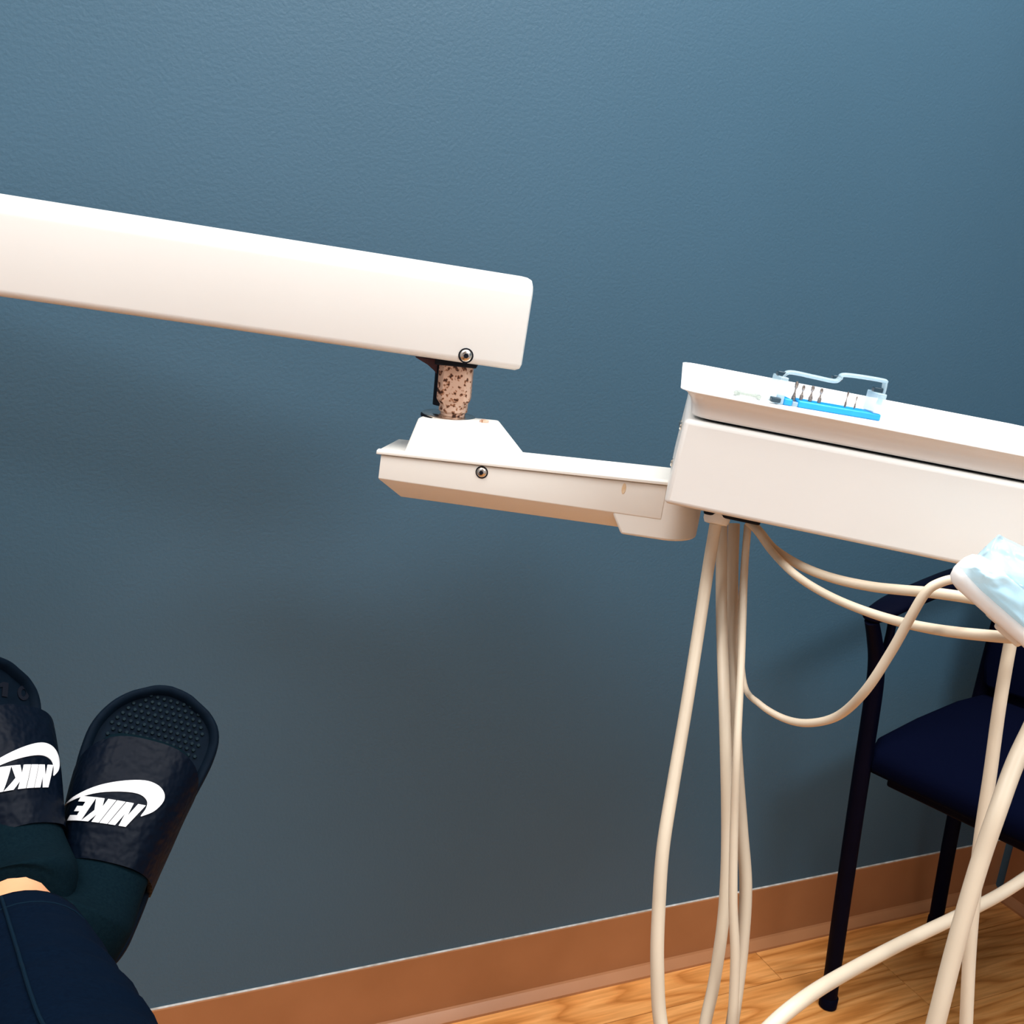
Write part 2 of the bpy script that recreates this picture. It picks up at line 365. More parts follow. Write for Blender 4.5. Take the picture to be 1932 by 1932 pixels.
rings = [sect(xL, zlid, z_mid, z_mid - .0005, 0.0, .001), sect(x_bl, lz(zlid, zlid_r, x_bl), lz(z_mid, z_midr, x_bl), z_bot), sect(XE, lz(zlid, zlid_r, XE), lz(z_mid, z_midr, XE), z_bot + (z_botr - z_bot) * (XE - x_bl) / (xS - x_bl))]
link('arm_body', loft_me('arm_body', rings), M_cream2, sw, bevel=.0022)
# full-depth block at the tray end with a rounded end
pts = []
rr = AW / 2
blk = [(xS - .006, 0.0005), (xS - .006, AW - .0005), (xR - rr, AW - .0005)] + [(xR - rr + rr * math.sin(R(a)), AW / 2 + rr * math.cos(R(a))) for a in range(10, 171, 10)] + [(xR - rr, 0.0005)]
zr2 = lz(zlid, zlid_r, xR)
r_top = [(x, y, lz(zlid, zlid_r, x)) for x, y in blk]
sl = (q(1310, 1030).z - q(1178, 1009).z) / (q(1310, 1030).x - q(1178, 1009).x)
zb_of = lambda x: q(1178, 1009).z + sl * (x - q(1178, 1009).x)
r_bot = [(x + (.010 if x < xS else 0), y, zb_of(x)) for x, y in blk]
r_midl = [(x - (.002 if x < xS else 0), y, lz(z_mid, z_midr, x) if x < xS else (lz(z_mid, z_midr, xS))) for x, y in blk]
link('arm_head', loft_me('arm_head', [r_top, r_midl, r_bot]), M_cream2, sw, bevel=.0025)
# lid plate
lt = 0.0052
x_l0 = q(711, 848).x
ltop = lambda x: lz(zlid, zlid_r, x)
lid = []
for x, ins in ((x_l0, 0.001), (x_l0 + .0015, 0), (xR - .03, 0)):
    z = ltop(x)
    lid.append([(x, -0.0022 + ins, z + .0008), (x, -0.0022 + ins, z + lt * .8), (x, .002, z + lt), (x, .006, z + lt), (x, .0075, z + lt - .0012), (x, AW + .0022 - ins, z + lt - .0012), (x, AW + .0022 - ins, z + .0008)])
link('lid', loft_me('lid', lid), M_cream2, sw, bevel=.0007)
link('lid_gasket', loft_me('lid_gasket', [[(x, y, ltop(x) + z) for y, z in ((.0016, -.001), (AW - .0016, -.001), (AW - .0016, .0012), (.0016, .0012))] for x in (xL + .002, xR - .034)]), M_dark, sw)
# hump that carries the pivot post
h0 = 0.006
def hq(x, y, d): p = loc(FB, x, y, d); return p
b1, b2 = hq(762, 849, h0), hq(964, 868, h0)
t1, t2 = hq(789, 788, .018), hq(927, 802, .018)
yb, yt = AW - .004, AW - .018
zb1, zb2 = ltop(b1.x) + lt - .002, ltop(b2.x) + lt - .002
hv = [(b1.x, h0, zb1), (b2.x, h0, zb2), (b2.x + .004, h0 + .012, zb2), (b2.x + .004, yb, zb2), (b1.x, yb, zb1),
      (t1.x, .018, t1.z), (t2.x - .012, .0165, t2.z), (t2.x, .024, t2.z), (t2.x, yt, t2.z), (t1.x, yt, t1.z)]
hf = [(0, 1, 6, 5), (1, 2, 7, 6), (2, 3, 8, 7), (3, 4, 9, 8), (4, 0, 5, 9), (5, 6, 7, 8, 9), (4, 3, 2, 1, 0)]
link('pivot_hump', mesh('pivot_hump', hv, hf), M_cream2, sw, bevel=.0022)
PB = FB.inverted() @ PF
c = PB @ V((0, 0, -hh - .012))
tz = (t1.z + t2.z) / 2
tilt = math.atan2(t2.z - t1.z, t2.x - t1.x)
DM = Matrix.Translation(V((c.x - .003, c.y, tz - .0022))) @ Matrix.Rotation(-tilt, 4, 'Y') @ Matrix.Rotation(R(4), 4, 'Y')
link('thrust_washer', lathe_me('thrust_washer', [(0.0150, 0.0), (0.0265, 0.0), (0.0275, 0.0012), (0.0275, .0024), (0.0262, 0.0032), (0.0150, 0.0036)], 36), M_chrome, sw, DM, smooth=True)
link('washer_seal', lathe_me('washer_seal', [(0.0255, -.0012), (0.0288, -.0012), (0.0288, .0006), (0.0255, .0006)], 36), M_dark, sw, DM, smooth=True)
sp = hq(914, 797, .03)
link('set_screw', lathe_me('set_screw', [(0.0045, 0), (.0045, .003), (.003, .0038), (0.0002, .004)], 14), M_rust, sw, Matrix.Translation(V((sp.x, .028, t2.z - .0015))), smooth=True)
screw('screw', FB, 909, 891, 0.0052, sw)
st = q(1177, 922)
M_stain = mat('rust_stain', (0.66, 0.46, 0.27), 0.5); add_noise(M_stain, 300, (0.62, 0.42, 0.24), (0.74, 0.6, 0.42))
link('rust_drip', lathe_me('rust_drip', [(0.0002, 0.0004), (0.0018, 0.0003), (0.0024, -.0003)], 14), M_stain, sw, Matrix.Translation(st) @ Matrix.Rotation(R(90), 4, 'X') @ Matrix.Diagonal((1, 2.6, 1, 1)), smooth=True)

# ------------------------------------------------------------------ tray unit (instrument delivery head)
FC = plane_frame(1252, 950, 0.845, R(-9), R(3.6))
q = lambda x, y, d=0.0: loc(FC, x, y, d)
unit = empty('delivery_unit', FC, 'large cream box-shaped dental delivery unit under the white tray', 'dental unit')
UD = 0.275; UX = 0.52
tl, tr = q(1292, 790), q(1932, 914); bl, br = q(1252, 950), q(1932, 1092)
sl_t = (tr.z - tl.z) / (tr.x - tl.x); sl_b = (br.z - bl.z) / (br.x - bl.x)
zt_at = lambda x: tl.z + sl_t * (x - tl.x); zb_at = lambda x: bl.z + sl_b * (x - bl.x)
uv_ = []
for x_t, x_b in ((tl.x, bl.x), (UX, UX)):
    uv_ += [(x_b, 0, zb_at(x_b)), (x_t, 0, zt_at(x_t)), (x_t, UD, zt_at(x_t)), (x_b, UD, zb_at(x_b))]
link('housing', mesh('housing', uv_, [(0, 1, 2, 3), (4, 7, 6, 5), (0, 4, 5, 1), (1, 5, 6, 2), (2, 6, 7, 3), (3, 7, 4, 0)]), M_cream, unit, bevel=.0042, seg=4)
for yy, zz in ((UD * .35, .72), (UD * .35, .25), (UD * .85, .5)):
    x_ = bl.x + (tl.x - bl.x) * zz
    link('side_screw', lathe_me('side_screw', [(0.0002, .002), (.003, .0018), (.0042, .0006), (.0042, -.002)], 14), M_chrome, unit, Matrix.Translation(V((x_, yy, bl.z + (tl.z - bl.z) * zz))) @ Matrix.Rotation(R(-90), 4, 'Y'), smooth=True)
# white hose nut under the unit
nt = q(1350, 985, .075)
FI = FC.inverted()
nut_dir = (FI.to_3x3() @ (at(1343, 1022, .9) - at(1353, 975, .9))).normalized()
QN = V((0, 0, -1)).rotation_difference(nut_dir).to_matrix().to_4x4()
zc = zb_at(nt.x)
nut = link('hose_nut', lathe_me('hose_nut', [(0.0105, 0.006), (.0105, -.010), (.0118, -.0105), (.0118, -.021), (.0102, -.0245), (.0068, -.025)], 20), M_cream2, unit, Matrix.Translation(V((nt.x, .075, zc))) @ QN, smooth=True)
link('port_plate', box_me('port_plate', q(1326, 960, .09).x, q(1428, 990, .09).x, .06, .135, zb_at(nt.x) - .0155, zb_at(nt.x) - .0002), M_dark, unit, bevel=.002)

# ------------------------------------------------------------------ tray lying on the unit
tn = [q(1284, 733, -.009), q(1932, 859, -.009)]
tslope = (tn[1].z - tn[0].z) / (tn[1].x - tn[0].x)
tr_z = lambda x: tn[0].z + tslope * (x - tn[0].x)
y0t, y1t = -0.009, 0.262
xfl = q(1287, 691, y1t).x
# outline of the rim in (x, y): far right corner is cut by a long curve
def rim(ins):
    out = []
    x0n, x0f, x1 = tn[0].x + ins, xfl + ins, 0.475 - ins
    r = .014
    ya, yb_ = y0t + ins, y1t - ins
    out += [(x0n + r * (1 - math.sin(R(a))), ya + r * (1 - math.cos(R(a)))) for a in (90, 60, 30, 0)]
    out += [(x1 - .03, ya), (x1 - .008, ya + .006), (x1, ya + .025), (x1 - .004, ya + .07)]
    out += [(x1 - .025, yb_ - .145), (x1 - .045, yb_ - .095), (x1 - .068, yb_ - .055), (x1 - .092, yb_ - .026), (x1 - .118, yb_ - .008), (x1 - .15, yb_)]
    out += [(x0f + r * (1 - math.cos(R(a))), yb_ - r * (1 - math.sin(R(a)))) for a in (90, 60, 30, 0)]
    return out
gap0 = 0.0022
def zbot(x): return zt_at(x) + gap0
TR = []
def ring_at(ins, f):                    # f = 1 at the rim, 0 at the foot
    return [(x, y, zbot(x) + (tr_z(x) - zbot(x)) * f) for x, y in rim(ins)]
depth_rec = 0.004
rec = [(x, y, tr_z(x) - depth_rec) for x, y in rim(.0095)]
TR = [ring_at(.016, 0), ring_at(.0135, .03), ring_at(.0125, .12), ring_at(.0118, .40), ring_at(.0095, .66), ring_at(.0055, .86), ring_at(.0012, .945), ring_at(0, .955), ring_at(0, .985), ring_at(.0012, 1.0), ring_at(.006, 1.0), rec]
tray = link('instrument_tray', loft_me('instrument_tray', TR), M_tray, M=FC, smooth=True, autos=50)
tag(tray, 'white plastic instrument tray with sloped sides lying on the delivery unit', 'tray')
# thin dark seating strip between tray and unit
link('gasket', loft_me('gasket', [[(x, y, zt_at(x) + z) for x, y in rim(.022)] for z in (-.0002, gap0 + .0002)]), M_dark, unit)
tray_z = lambda x: tr_z(x) - depth_rec

# bur block: blue base, clear ends and lid bar, dark pins
def on_tray(px, py):
    n = FC.to_3x3() @ V((-tslope, 0, 1)); P = FC @ V((0, 0, tray_z(0))); return FI @ on_plane(px, py, P, n)
bA = on_tray(1476, 764); bB = on_tray(1660, 795)
ang = math.atan2(bB.y - bA.y, bB.x - bA.x); bl_len = (V((bB.x, bB.y)) - V((bA.x, bA.y))).length
ex = V((bB.x - bA.x, bB.y - bA.y, bB.z - bA.z)).normalized(); ey = V((-math.sin(ang), math.cos(ang), 0)); ez = ex.cross(ey)
BM = FC @ frame(V((bA.x, bA.y, tray_z(bA.x))), ex, ey, ez)
bd = 0.024; bh = 0.0058; eh = 0.0235
blk_o = empty('bur_block', BM, 'clear acrylic bur holder with a bright blue base standing on the white tray', 'bur holder')
base_o = link('blue_base', box_me('blue_base', .014, bl_len, 0, bd, 0, bh), M_blue, blk_o, bevel=.0012)
link('blue_base_end', box_me('blue_base_end', .0006, .0085, 0, bd, 0, bh), M_blue, blk_o, bevel=.0012)
link('clear_bridge', box_me('clear_bridge', .0087, .0138, .001, bd - .001, 0, bh * .7), M_acryl, blk_o, bevel=.0006)
link('end_panel', box_me('end_panel', -.0066, .0002, -.001, bd, 0, eh), M_acryl, blk_o, bevel=.0008)
link('end_panel', box_me('end_panel', bl_len - .008, bl_len + .0005, 0, bd, bh + .0002, eh), M_acryl, blk_o, bevel=.0008)
top = [(-.002, eh - .001), (.004, eh + .004), (bl_len * .30, eh + .0035), (bl_len * .50, eh + .003), (bl_len * .55, eh + .0062), (bl_len * .60, eh + .0098), (bl_len * .97, eh + .0105), (bl_len * 1.01, eh + .008), (bl_len * 1.012, eh - .004), (bl_len * 1.0, eh * .55)]
pth = catmull([V((x, bd * .5, z)) for x, z in top], 6)
link('lid_bar', loft_me('lid_bar', tube_rings(pth, .0019, 10, 1.0, 2.2, V((0, 1, 0)))), M_acryl, blk_o, smooth=True)
for x_, y_, z_ in ((-.003, bd * .5, eh + .0015), (bl_len * .545, bd * .75, eh + .0055), (bl_len - .004, bd * .5, eh + .0018), (-.0075, -.001, .0035)):
    link('hinge_pin', box_me('hinge_pin', x_ - .0042, x_ + .0042, y_ - .003, y_ + .003, z_ - .002, z_ + .0022), mat('dark_teal_pin', (0.005, 0.03, 0.05), 0.4) if 'dark_teal_pin' not in bpy.data.materials else bpy.data.materials['dark_teal_pin'], blk_o, bevel=.0008)
bur_names = ['tallest darkest steel bur at the tray-edge end of the bur block', 'second steel bur from the left end of the bur block', 'third steel bur from the left end of the bur block', 'fourth steel bur in the bur block, last of the close row',
             'thin pale steel bur standing apart near the middle right of the bur block', 'thinnest faint bur nearest the right end of the bur block']
for i, (px, h_, rsc) in enumerate(((1492, .0165, 1.15), (1510, .0125, 1.0), (1528, .0135, 1.1), (1546, .0125, 1.0), (1598, .0135, .6), (1617, .011, .45))):
    x_ = (px - 1470) / (1664 - 1470) * bl_len
    pr = [(.0016, 0), (.0017, .003), (.0012, .0045), (.0007, h_ * .45), (.0007, h_ * .62), (.0013, h_ * .7), (.0015, h_ * .88), (.0009, h_), (.0001, h_ + .0003)]
    o = link('dental_bur', lathe_me('dental_bur', [(r * rsc, z) for r, z in pr], 10), M_bur, M=BM @ Matrix.Translation(V((x_, bd * .4, bh + .0003 if px < 1487 or px > 1500 else bh * .7 + .0003))), smooth=True)
    if px == 1492: o.matrix_basis = BM @ Matrix.Translation(V((.0115, bd * .4, bh * .7 + .0003)))
    tag(o, bur_names[i], 'bur', 'burs in the bur block')
# small clear arched piece lying on the tray
ca = on_tray(1409, 750)
pts = [V((ca.x + .0105 * math.cos(R(a)), ca.y + .010 * math.sin(R(a)), tray_z(ca.x) + .0023)) for a in range(-20, 221, 30)]
o = link('suction_tip_ring', loft_me('suction_tip_ring', tube_rings(catmull(pts, 4), .0018, 8)), clear('grey_clear_plastic', (0.42, 0.47, 0.42), .55), M=FC, smooth=True)
tag(o, 'small greyish clear curved plastic scrap lying on the left of the tray', 'plastic scrap')

# ------------------------------------------------------------------ hoses
def hose(label, pts, rad, name='dental_hose'):
    """pts: (px, py, distance) or world Vectors"""
    P = [p if isinstance(p, Vector) else at(*p) for p in pts]
    me_path = catmull(P, 9); o = P[0].copy()
    path = [p - o for p in me_path]
    rr_ = lerp_list(rad, len(path)) if isinstance(rad, (list, tuple)) else rad
    ob = link(name, loft_me(name, tube_rings(path, rr_, 14)), M_hose, M=Matrix.Translation(o), smooth=True, autos=60)
    return tag(ob, label, 'hose', 'cream hoses of the delivery unit')
def low(px, py, d, z):                # a point under pixel column px, pushed down to height z
    p = at(px, py, d); return V((p.x, p.y, z))
UNDER = lambda x, y, dz: FC @ V((x, y, zb_at(x) + dz))     # a point at the unit's underside
ntw = unit.matrix_world @ (nut.matrix_basis @ V((0, 0, -.0245)))
ntd = [ntw]
hose('thick cream hose leaving the white nut, leftmost of the hanging hoses',
     [ntw, (1335, 1080, .935), (1318, 1190, .925), (1294, 1340, .905), (1270, 1480, .885), (1251, 1600, .87), (1243, 1710, .865), (1240, 1820, .86), (1248, 1940, .855),
      (1285, 2070, .84), (1390, 2200, .81), (1530, 2240, .77), (1660, 2190, .74), (1730, 2060, .725), (1763, 1940, .72), (1796, 1810, .72), (1822, 1716, .72), (1851, 1620, .72), (1882, 1530, .72), (1915, 1440, .73), (1950, 1365, .74), (1985, 1285, .745), (2006, 1240, .725)],
     [.0056, .0056, .0058, .0062, .0064, .0062, .0062, .006])
hose('cream hose in the hanging bundle that sweeps left near the floor',
     [(1362, 985, .965), (1361, 1080, .96), (1362, 1190, .945), (1369, 1400, .895), (1372, 1580, .89), (1366, 1720, .885), (1348, 1850, .88), (1328, 1950, .875),
      (1325, 2070, .87), (1370, 2200, .86), (1500, 2290, .84), (1670, 2290, .82), (1780, 2200, .805), (1815, 2070, .80), (1822, 1945, .80), (1829, 1800, .80), (1838, 1690, .80), (1850, 1580, .80), (1868, 1460, .80), (1886, 1330, .80), (1906, 1215, .80), (1918, 1165, .80)],
     [.0052, .0052, .0052, .0052, .0050, .0050, .0050, .0048])
hose('slim bright cream hose hanging nearly straight in front of the bundle',
     [(1412, 990, .945), (1405, 1080, .935), (1399, 1240, .905), (1391, 1400, .862), (1385, 1560, .86), (1383, 1700, .858), (1387, 1810, .856), (1381, 1945, .854),
      (1372, 2080, .852), (1390, 2230, .85), (1480, 2370, .845), (1640, 2430, .84), (1820, 2380, .835), (1950, 2230, .83), (2010, 2050, .825), (2040, 1850, .82), (2060, 1600, .82), (2070, 1380, .83), UNDER(.40, .10, -.06), UNDER(.40, .10, .004)], [.0030, .0034, .0042, .0046, .0046, .0046, .0046])
hose('cream hose bowing right in the bundle, then crossing the chair leg diagonally',
     [(1385, 988, .985), (1382, 1080, .98), (1383, 1200, .965), (1388, 1400, .915), (1399, 1560, .91), (1407, 1670, .905), (1401, 1780, .90), (1389, 1880, .895), (1374, 1975, .885), (1352, 2060, .86), (1335, 2130, .82), (1345, 2140, .77), (1385, 2050, .735), (1412, 1985, .73), (1454, 1937, .735), (1500, 1897, .75), (1552, 1861, .78), (1622, 1821, .82), (1700, 1780, .86), (1800, 1732, .90), (1882, 1690, .93), (1950, 1646, .95), (2030, 1590, .965), (2110, 1500, .96), (2150, 1380, .95), UNDER(.455, .16, -.07), UNDER(.455, .16, .004)],
     [.0056, .0056, .0056, .0055, .0055, .0055, .0052, .005])
hose('thin cream hose swinging in a deep U up to the wrapped holder',
     [(1409, 990, .975), (1402, 1080, .97), (1397, 1180, .955), (1404, 1290, .925), (1433, 1328, .885), (1480, 1356, .87), (1528, 1364, .85), (1582, 1350, .83), (1632, 1304, .80), (1680, 1232, .785), (1716, 1168, .775), (1745, 1120, .77), (1770, 1101, .77), (1808, 1094, .77), (1850, 1120, .775)],
     [.0026, .0026, .0028, .0034, .0038, .0038, .0036, .0034])
hose('cream hose in the higher of two shallow curves to the wrapped holder',
     [(1418, 985, .955), (1436, 1005, .95), (1462, 1036, .935), (1512, 1068, .885), (1572, 1091, .87), (1640, 1106, .85), (1700, 1113, .83), (1765, 1119, .81), (1850, 1132, .79), (1920, 1150, .78)],
     [.0035, .0038, .0042, .0044, .0046])
hose('cream hose in the lower of two shallow curves, passing under the holder',
     [(1410, 985, .94), (1428, 1002, .935), (1456, 1040, .92), (1494, 1079, .87), (1542, 1112, .86), (1604, 1142, .84), (1682, 1169, .82), (1762, 1187, .79), (1850, 1198, .765), (1940, 1204, .75), (2030, 1200, .75)],
     [.0032, .0034, .0036, .0044, .0046])

# ------------------------------------------------------------------ wrapped instrument holder at the lower right
HA = at(1822, 1072, .735); HB = at(2028, 1250, .70)
hx = (HB - HA).normalized(); hz = (-FW - hx * (-FW).dot(hx)); hz = (hz * .55 + Z * .8); hz = (hz - hx * hz.dot(hx)).normalized(); hy = hz.cross(hx)
HM = frame(HA, hx, hy, hz); hl = (HB - HA).length
hold = empty('instrument_holder', HM, 'rounded white instrument holder bar under the tray unit, half wrapped in clear film', 'instrument holder')
prof_h = []
rings = []
for x, s in ((-.006, .35), (-.004, .7), (0, .92), (.006, 1.0), (hl, 1.0)):
    rings.append([(x, y * s, z * s) for y, z in rrect(-.0175, .0175, -.008, .008, .0065, .0065, 4)])
link('bar', loft_me('bar', rings), M_tray, hold, smooth=True, autos=60)
link('hanger_foot', loft_me('hanger_foot', tube_rings([V((.035, .004, -.006)), V((.037, .012, -.014)), V((.039, .018, -.020)), V((.040, .020, -.023))], [.014, .0135, .011, .004], 14)), M_cream2, hold, smooth=True)
link('hanger_bracket', box_me('hanger_bracket', .040, .062, -.010, .010, -.017, -.006), M_cream2, hold, bevel=.003)
bt = HM.inverted() @ at(1960, 1090, .80)
link('mounting_arm', loft_me('mounting_arm', tube_rings([V((hl * .8, 0, 0)), V((hl * .85, -.02, .02)), bt], .009, 10)), M_cream2, hold, smooth=True)
# film sleeve: crumpled transparent sheet draped over the bar
LOW = [(1826, 1072), (1838, 1092), (1862, 1122), (1894, 1156), (1934, 1198), (1985, 1248)]
TOP = [(1834, 1060), (1846, 1046), (1862, 1028), (1884, 1008), (1918, 1024), (1985, 1056)]
def pick(tab, s):
    t = s * (len(tab) - 1); k_ = min(int(t), len(tab) - 2); f_ = t - k_
    return tab[k_][0] + (tab[k_ + 1][0] - tab[k_][0]) * f_, tab[k_][1] + (tab[k_ + 1][1] - tab[k_][1]) * f_
def film_pt(s, t):
    # s along the bar, t across: 0 = lower edge tucked round the bar, 1 = free upper flap
    lo = at(*pick(LOW, s), .712 - .012 * s); hi_ = at(*pick(TOP, s), .726 - .010 * s)
    p = lo.lerp(hi_, t)
    bulge = math.sin(math.pi * min(t * 1.3, 1)) * .012 - (.016 if t < .04 else 0)
    nz = noise.noise(V((s * 3.2 + t * 2.5, t * 5.0 - s * 3, 1.7))) * .004 + abs(noise.noise(V((s * 3.5 + t * 4, t * 4.5 - s * 5, 4.1)))) * .0035
    fade = min(1, min(s, 1 - s) * 8)
    return p - FW * (bulge + nz * fade)
NS, NT = 36, 30
vs = []; fs = []
fo = at(1880, 1110, .72)
for i in range(NS + 1):
    for j in range(NT + 1):
        vs.append(film_pt(i / NS, j / NT) - fo)
for i in range(NS):
    for j in range(NT):
        a = i * (NT + 1) + j; fs.append((a, a + 1, a + NT + 2, a + NT + 1))
fo_me = mesh('barrier_film', vs, fs)
film = link('barrier_film', fo_me, M_film, M=Matrix.Translation(fo), smooth=True, autos=180)
sd = film.modifiers.new('solid', 'SOLIDIFY'); sd.thickness = .0008
tag(film, 'crumpled pale blue clear plastic barrier sleeve over the white holder bar', 'plastic sleeve')

# ------------------------------------------------------------------ black guest chair in the corner
CF = V((0.6419, 1.5429, 0))
ca_ = R(43.17)
cx, cy = V((math.cos(ca_), math.sin(ca_), 0)), V((math.sin(ca_), -math.cos(ca_), 0))   # x to the back, y across towards the camera
# keep the frame right-handed: (x, -y, z)
CM = frame(CF, cx, -cy, Z)
chair = empty('guest_chair', CM, 'black armchair with tubular legs standing in the corner behind the tray unit', 'chair')
LEAN = -0.085
W_ = 0.47
tubeR = 0.0135
def cp(x, y, z): return V((x, -y, z))
def ctube(name, pts, rad, mt=M_blackpl, n=14, sx=1, sy=1, upv=None, per=6):
    path = catmull([cp(*p) for p in pts], per)
    r_ = lerp_list(rad, len(path)) if isinstance(rad, (list, tuple)) else rad
    return link(name, loft_me(name, tube_rings(path, r_, n, sx, sy, upv)), mt, chair, smooth=True, autos=60)
for yv in (0, W_):
    ctube('leg', [(0, yv, .012), (LEAN * .3, yv, .2), (LEAN * .62, yv, .42), (LEAN * .86, yv, .60), (LEAN * 1.02, yv, .66), (LEAN * 1.27, yv, .702), (LEAN * 1.52, yv, .735)], [tubeR, tubeR, tubeR, tubeR, .0125, .0115, .0105])
    ctube('leg', [(.395, yv, .012), (.37, yv, .2), (.35, yv, .42), (.352, yv, .60), (.365, yv, .76)], tubeR)
    for fx in (0, .395):
        link('foot_cap', lathe_me('foot_cap', [(.0125, 0), (.0155, .002), (.0155, .02), (.0138, .022)], 18), M_blackpl, chair, Matrix.Translation(cp(fx, yv, 0)), smooth=True)
    ctube('armrest', [(LEAN * 1.62, yv, .738), (LEAN * 1.57, yv, .739), (LEAN * 1.4, yv, .742), (LEAN * .7, yv, .752), (.06, yv, .762), (.16, yv, .768), (.27, yv, .765), (.37, yv, .74)], [.004, .010, .014, .0175, .019, .019, .018, .014], sx=1.35, sy=.62, upv=V((0, 0, 1)))
    ctube('arm_strut', [(LEAN * .90, yv, .635), (LEAN * .76, yv, .67), (LEAN * .72, yv, .71), (LEAN * .80, yv, .745)], .0065)
# seat cushion: rounded loft, thick front edge
def seat_rings():
    R_ = []
    for x, z0, z1, e in ((-.060, .478, .498, .02), (-.052, .470, .512, .008), (-.02, .464, .522, 0), (.10, .462, .527, 0), (.25, .462, .525, 0), (.34, .464, .519, .004), (.372, .472, .510, .016)):
        pts = rrect(-.004 + e, W_ + .004 - e, z0, z1, min(.014, (z1 - z0) * .45), min(.010, (z1 - z0) * .4), 4)
        R_.append([cp(x, y, z) for y, z in pts])
    return R_
link('seat', loft_me('seat', seat_rings()), M_fabric, chair, smooth=True, autos=60)
link('seat_pan', loft_me('seat_pan', [[cp(x, y, z) for y, z in ((.03, .448), (W_ - .03, .448), (W_ - .03, .466), (.03, .466))] for x in (-.03, .345)]), M_blackpl, chair, bevel=.004)
def back_rings():
    R_ = []
    for z, e, dx in ((.535, .02, 0), (.545, .006, -.002), (.58, .0, -.006), (.70, -.006, .004), (.82, -.002, .018), (.88, .012, .026), (.90, .04, .03)):
        pts = []
        for k_ in range(13):
            y = .0 + e + (W_ - 2 * e) * k_ / 12; bow = .022 * (1 - ((k_ - 6) / 6) ** 2)
            pts.append((.325 + dx + bow, y, z))
        for k_ in range(12, -1, -1):
            y = .0 + e + (W_ - 2 * e) * k_ / 12; bow = .022 * (1 - ((k_ - 6) / 6) ** 2)
            pts.append((.365 + dx + bow, y, z))
        R_.append([cp(*p) for p in pts])
    return R_
link('backrest', loft_me('backrest', back_rings()), M_fabric, chair, bevel=.008)
for yv in (0.0, W_ - .085):
    link('back_upright', loft_me('back_upright', [[cp(x, y, z) for x, y in ((.352, yv), (.368, yv), (.368, yv + .085), (.352, yv + .085))] for z in (.47, .60)]), M_blackpl, chair, bevel=.004)

# ------------------------------------------------------------------ the photographer's legs and slides
def foot_frame(heel, toe, roll):
    ey = (toe - heel).normalized(); view = -((heel + toe) / 2 - EYE).normalized()
    ez = (view - ey * view.dot(ey)).normalized(); ex = ey.cross(ez)
    a = R(roll); ez2 = ez * math.cos(a) + ex * math.sin(a); ex2 = ey.cross(ez2)
    return frame(heel, ex2, ey, ez2), (toe - heel).length
SB, LB = foot_frame(at(128, 1855, .86), at(325, 1296, .975), 0)
SA, LA = foot_frame(at(-8, 1815, .825), at(-22, 1238, .93), 43)

HWR = [(0, .0), (.015, .016), (.05, .029), (.12, .038), (.25, .041), (.4, .0425), (.55, .047), (.70, .0555), (.80, .0595), (.88, .0575), (.94, .046), (.98, .0285), (.99, .0205), (.996, .013), (1.0, .0)]
HWL = [(0, .0), (.015, .016), (.05, .029), (.12, .038), (.25, .041), (.4, .0445), (.55, .0530), (.70, .0590), (.80, .0590), (.88, .0510), (.94, .038), (.98, .0225), (.99, .016), (.996, .010), (1.0, .0)]
def interp(tab, t):
    w_ = min(.035, t, 1 - t)
    return sum(interp0(tab, t + w_ * k_ / 3) for k_ in range(-3, 4)) / 7 if w_ > 1e-4 else interp0(tab, t)
def interp0(tab, t):
    for (a, va), (b_, vb) in zip(tab, tab[1:]):
        if t <= b_: 
            s = (t - a) / (b_ - a); return va + (vb - va) * s
    return tab[-1][1]
def outline(Ln, ins=0.0, n=56):
    pts = []
    ts = [0.5 - 0.5 * math.cos(math.pi * i / n) for i in range(n + 1)]
    for t in ts: pts.append((interp(HWR, t), t * Ln))
    for t in ts[-2:0:-1]: pts.append((-interp(HWL, t), t * Ln))
    if ins:
        cx_, cy_ = 0, Ln * .55; out = []
        N_ = len(pts)
        for i, (x, y) in enumerate(pts):
            a, b_ = pts[i - 1], pts[(i + 1) % N_]; tx, ty = b_[0] - a[0], b_[1] - a[1]; l = math.hypot(tx, ty) or 1
            out.append((x - ty / l * ins, y + tx / l * ins))
        return out
    return pts
TOEUP = lambda y, Ln: .008 * max(0, (y / Ln - .72) / .28) ** 2
ARCH_H, STRAP0, STRAPW = .064, .335, .36
def strap_pt(Ln, s, a, off=0.0):
    """s 0..1 from heel-side edge to toe-side edge, a = angle over the arch in degrees (0 right, 180 left)"""
    ca, sa = math.cos(R(a)), math.sin(R(a))
    yc = (STRAP0 + STRAPW * s) * Ln + (sa - .55) * (.028 * s + .016)
    wl = (interp(HWR, yc / Ln) if ca > 0 else interp(HWL, yc / Ln)) + .001
    hgt = ARCH_H - .020 * s - .004 * abs(s - .5)
    p_ = 0.72
    x = math.copysign(abs(ca) ** p_, ca) * (wl + off); z = -.014 + (abs(sa) ** .85) * (hgt + .014 + off)
    return (x, yc, z)
